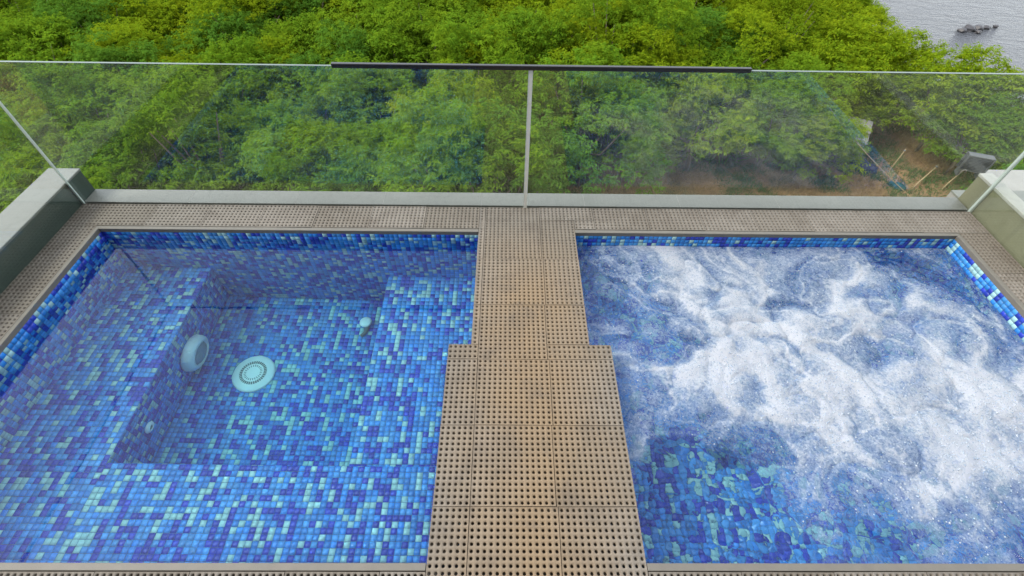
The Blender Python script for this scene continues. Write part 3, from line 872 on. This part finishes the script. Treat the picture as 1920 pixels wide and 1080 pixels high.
for (zn, mi), lst in byzone.items():
    lst.sort(key=lambda t_: t_[2])
    for r_i, (x_, y_, u, v, kd, mi_) in enumerate(lst):
        me, tm, rad, hgt = KINDS[kd]
        g = float(ground_z(np.array(x_), np.array(y_)))
        o = empty('feathery_tree', (x_, y_, g)); s = random.uniform(.82, 1.2)
        o.rotation_euler = (random.uniform(-.06, .06), random.uniform(-.06, .06), random.uniform(0, 6.28)); o.scale = (s, s, s*random.uniform(.9, 1.12))
        tag(o, f'{ordinal(r_i)} {colour[mi]} feathery tree from the left, {zn}', 'tree', 'feathery trees on the slope below')
        c_ = link('crown', me, o); c_.material_slots[0].link = 'OBJECT'; c_.material_slots[0].material = LEAF[mi]
        link('trunk', tm, o)

# undergrowth below the trees and dry grass in the clearing: nobody could count it
def tufts(name, label, n, poly_test, len_, wid, mat, seed):
    r = np.random.default_rng(seed); P = []
    while len(P) < n:
        x_, y_ = r.uniform(-30, 40), r.uniform(10, 48)
        if poly_test(x_, y_): P.append((x_, y_))
    P = np.array(P); z = ground_z(P[:, 0], P[:, 1]); P = np.column_stack([P, z-.02])
    m_ = 5; P = np.repeat(P, m_, 0); nn = len(P)
    P[:, :2] += r.normal(0, .10, (nn, 2))
    D = r.normal(0, .55, (nn, 3)); D[:, 2] = np.abs(D[:, 2])+.5; D /= np.linalg.norm(D, axis=1)[:, None]
    L = len_*(.5+r.random(nn))[:, None]; S = np.cross(D, r.normal(size=(nn, 3))); S /= np.linalg.norm(S, axis=1)[:, None]
    V = np.stack([P-S*wid, P+S*wid, P+D*L+np.array([0, 0, -.15])*L], 1).reshape(-1, 3)
    T = np.arange(nn*3).reshape(-1, 3)
    tag(link(name, np_mesh(name, V, T, [mat])), label, kind='stuff')
STRAW = simple('dry_grass_blade', (.34, .23, .10), .8, .35, 3)
GREENB = simple('grass_blade', (.07, .13, .025), .7, .35, 2)
tufts('dry_grass', 'dry brown grass on the bare clearing', 7000, lambda x_, y_: in_poly(x_, y_, CLEAR) and vnoise(np.array(x_*.5), np.array(y_*.5), 5) > .5, .28, .012, STRAW, 1)
tufts('green_grass', 'green weeds growing in the clearing', 6000, lambda x_, y_: in_poly(x_, y_, CLEAR) and vnoise(np.array(x_*.5), np.array(y_*.5), 5) < .52, .26, .02, GREENB, 2)
tufts('undergrowth', 'leafy undergrowth below the trees', 16000, lambda x_, y_: (not in_poly(x_, y_, CLEAR)) and float(coast(np.array(x_), np.array(y_))) > .5, .95, .05, LEAF[0], 3)

# ------------------------------------------------------------------ small things beyond the glass
SHEET = simple('roof_sheet', (.20, .19, .17), .6, .2, 2, .3)
WOODP = simple('weathered_pole', (.34, .26, .14), .8, .25, 9, .3)
HUTW = simple('hut_boards', (.10, .08, .06), .9, .3, 4)
gz = lambda x_, y_: float(ground_z(np.array(x_), np.array(y_)))
t = empty('hut', (15.9, 20.0, gz(15.9, 20.0))); t.rotation_euler = (0, 0, -.45); tag(t, 'small grey roofed hut half hidden under the trees', 'hut')
mb = MB(); mb.box(-.7, .5, -.5, .5, -.2, 1.5); mb.build('wall', HUTW, t)
for k, (y0, y1, z0, z1) in enumerate(((-.72, .06, 1.55, 1.80), (.0, .75, 1.86, 2.10))):
    nx_ = 24; V = []; 
    for i in range(nx_+1):
        x_ = -.95+1.7*i/nx_; w_ = .02*math.sin(i*math.pi/1.5)
        for th in (0, .012): V += [(x_, y0, z0+w_+th), (x_, y1, z1+w_+th)]
    Q = []
    for i in range(nx_):
        b = i*4; Q += [(b, b+4, b+5, b+1), (b+2, b+3, b+7, b+6), (b, b+2, b+6, b+4), (b+1, b+5, b+7, b+3)]
    Q += [(0, 1, 3, 2), (nx_*4, nx_*4+2, nx_*4+3, nx_*4+1)]
    link('roof_sheet', np_mesh('roof_sheet', V, Q, [SHEET]), t)
def pole(x_, y_, x2, y2, h, r_, label):
    g = gz(x_, y_); o = empty('stake', (x_, y_, g)); tag(o, label, 'pole', 'wooden stakes at the clearing')
    dx, dy = x2-x_, y2-y_
    mb = MB(); mb.path([(0, 0, -.3), (dx*.3, dy*.3+.02, h*.3), (dx*.7, dy*.7, h*.7+.02), (dx, dy, h)], [r_, r_*.95, r_*.85, r_*.7], 7); mb.build('shaft', WOODP, o)
    mb = MB(); mb.tube((dx*.93, dy*.93, h*.93-.03), (dx*.93+.01, dy*.93, h*.93+.03), r_*1.5, None, 7); mb.build('tie', GREY_PLASTIC, o)
pole(18.95, 18.25, 20.0, 18.9, 1.0, .035, 'pale leaning stake in the clearing, the middle one of three')
pole(20.0, 17.95, 21.4, 18.8, 1.3, .035, 'pale leaning stake nearest the outdoor fan unit')
pole(18.6, 19.6, 18.9, 19.9, 1.1, .03, 'short pale stake at the dark gap between the trees')
def heap(name, label, cat, x_, y_, r_, h, mat, seed, parts):
    rr = np.random.default_rng(seed); o = empty(name, (x_, y_, gz(x_, y_))); tag(o, label, cat)
    for nm, ox, oy, sr, sh in parts:
        bm = bmesh.new(); bmesh.ops.create_icosphere(bm, subdivisions=3, radius=1)
        for v in bm.verts:
            n_ = .75+.5*float(vnoise(np.array(v.co.x*1.7+seed), np.array(v.co.y*1.7+v.co.z*2.1)))
            v.co = Vector((v.co.x*sr*n_+ox, v.co.y*sr*n_+oy, max(v.co.z*sh*n_, -.05)))
        me_ = bpy.data.meshes.new(nm); bm.to_mesh(me_); bm.free(); me_.materials.append(mat); link(nm, me_, o)
TARP = simple('blue_tarp', (.018, .022, .07), .5, .4, 5); NETG = simple('green_net', (.012, .06, .045), .7, .3, 5)
heap('tarpaulin', 'dark blue crumpled tarpaulin at the edge of the trees', 'tarpaulin', 17.3, 19.9, .8, .5, TARP, 3, [('sheet', 0, 0, .5, .4), ('fold', .45, -.2, .3, .25)])
heap('net_bundle', 'small dark green net bundle on the clearing', 'net', 18.5, 18.5, .4, .3, NETG, 5, [('net', 0, 0, .30, .24), ('fold', -.2, .2, .2, .16)])
# overhead cable from a post in the trees down past the clearing
a_, b_ = Vector((13.04, 20.33, -7.88)), Vector((15.51, 14.31, -9.68)); d_ = (b_-a_)
pts = [a_+d_*s_*.1+Vector((0, 0, -.25*(s_*.1)*(1-s_*.1)*4)) for s_ in range(0, 12)]
mb = MB(); mb.path(pts, .012, 5); tag(mb.build('overhead_cable', simple('rusty_cable', (.22, .15, .06), .7)), 'thin brown overhead cable slanting across the view right of centre', 'cable')

# rocks at the waterline
ROCK = simple('wet_rock', (.035, .033, .035), .5, .4, 3, .5)
for i, (x_, y_, r_) in enumerate([(36.2, 40.6, .55), (36.9, 40.9, .8), (37.8, 41.1, .6), (38.6, 41.2, .45), (39.5, 41.5, .35), (37.3, 40.3, .4)]):
    rr = random.Random(i); bm = bmesh.new(); bmesh.ops.create_icosphere(bm, subdivisions=2, radius=r_*.62)
    for v in bm.verts: v.co *= rr.uniform(.75, 1.15); v.co.z *= .6
    me_ = bpy.data.meshes.new('sea_rock'); bm.to_mesh(me_); bm.free(); me_.materials.append(ROCK)
    o = link('sea_rock', me_, None, (x_, y_, SEA_Z+.08)); tag(o, f'dark wet rock in the shallow sea, {ordinal(i)} from the shore trees', 'rock', 'rocks off the shore')

# neighbouring ledge behind the right parapet, and the outdoor fan unit below it
t = empty('neighbour_ledge', (3.4, 1.8, -.06)); tag(t, 'grey tiled ledge of the next terrace behind the right parapet', 'ledge')
mb = MB(); mb.box(-.65, 1.6, -1.5, .60, -.35, -.012); mb.build('core', CONCRETE, t)
for x0, x1 in ((-.652, -.18), (-.176, .30), (.304, .78), (.784, 1.26)):
    mb = MB(); mb.box(x0, x1, .12, .602, -.012, 0, .0015); mb.build('slab', CURB, t)
    mb = MB(); mb.box(x0, x1, -1.5, .116, -.012, 0, .0015); mb.build('slab', CURB, t)
t = empty('side_wall', (2.735, 1.84, 0)); tag(t, 'short white capped wall branching off the right parapet', 'wall')
mb = MB(); mb.box(0, .8, -.03, .03, -.08, .150); mb.build('wall', PARAPET, t)
mb = MB(); mb.box(0, .8, -.036, .036, .150, .166, .003); mb.build('coping', COPING, t)

AX, AY, AZ = 11.75, 10.25, -5.36
AS = .55
CASE = simple('grey_casing', (.07, .073, .073), .55, .15, 5, 0, .2); COIL = simple('dark_coil', (.015, .017, .02), .6, .3, 30)
t = empty('condenser_unit', (AX, AY, AZ)); t.rotation_euler = (0, 0, -.36); t.scale = (AS, AS, AS); tag(t, 'grey outdoor fan unit with louvred side and dark grille behind the right parapet', 'fan unit')
w_, dp, hh = .50, .15, .74
mb = MB(); mb.box(-w_+.03, w_-.03, -dp+.03, dp-.03, .03, hh-.03); mb.build('coil', COIL, t)
mb = MB()
for sx in (-1, 1):
    for sy in (-1, 1): mb.box(sx*w_-.03, sx*w_+.03, sy*dp-.03, sy*dp+.03, 0, hh)
mb.box(-w_, w_, -dp-.025, dp+.025, hh-.035, hh+.015); mb.box(-w_, w_, -dp-.025, dp+.025, -.005, .045)
mb.build('casing', CASE, t)
for k in range(9):
    z = .08+k*.068
    mb = MB(); mb.box(-w_+.04, w_-.04, -dp-.012, -dp+.004, z, z+.008); mb.build('grille_bar', CASE, t)
    mb = MB(); mb.box(-w_-.014, -w_+.006, -dp+.04, dp-.04, z, z+.016); mb.build('louvre', CASE, t)
for sx in (-1, 1):
    mb = MB(); mb.box(sx*.4-.03, sx*.4+.03, -dp-.05, dp+.05, -.30, -.006); mb.build('leg', CASE, t)
mb = MB(); mb.path([(-.36, -dp-.06, -.25), (-.36, -dp-.10, .02), (-.30, -dp-.12, .10), (-.2, -dp-.08, .05), (-.2, -dp-.05, -.1)], .022, 8); mb.build('pipe', SHEET, t)
t = empty('annex', (13.9, 9.7, GZ)); tag(t, 'low concrete annex roof carrying the fan unit, mostly hidden by the ledge', 'building')
mb = MB(); mb.box(-1.5, 4, -2.5, .7, -.5, AZ-.30*AS-GZ-.16); mb.build('wall', PARAPET, t)
mb = MB(); mb.box(-1.6, 4.1, -2.6, .8, AZ-.30*AS-GZ-.16, AZ-.30*AS-GZ); mb.build('roof', CONCRETE, t)
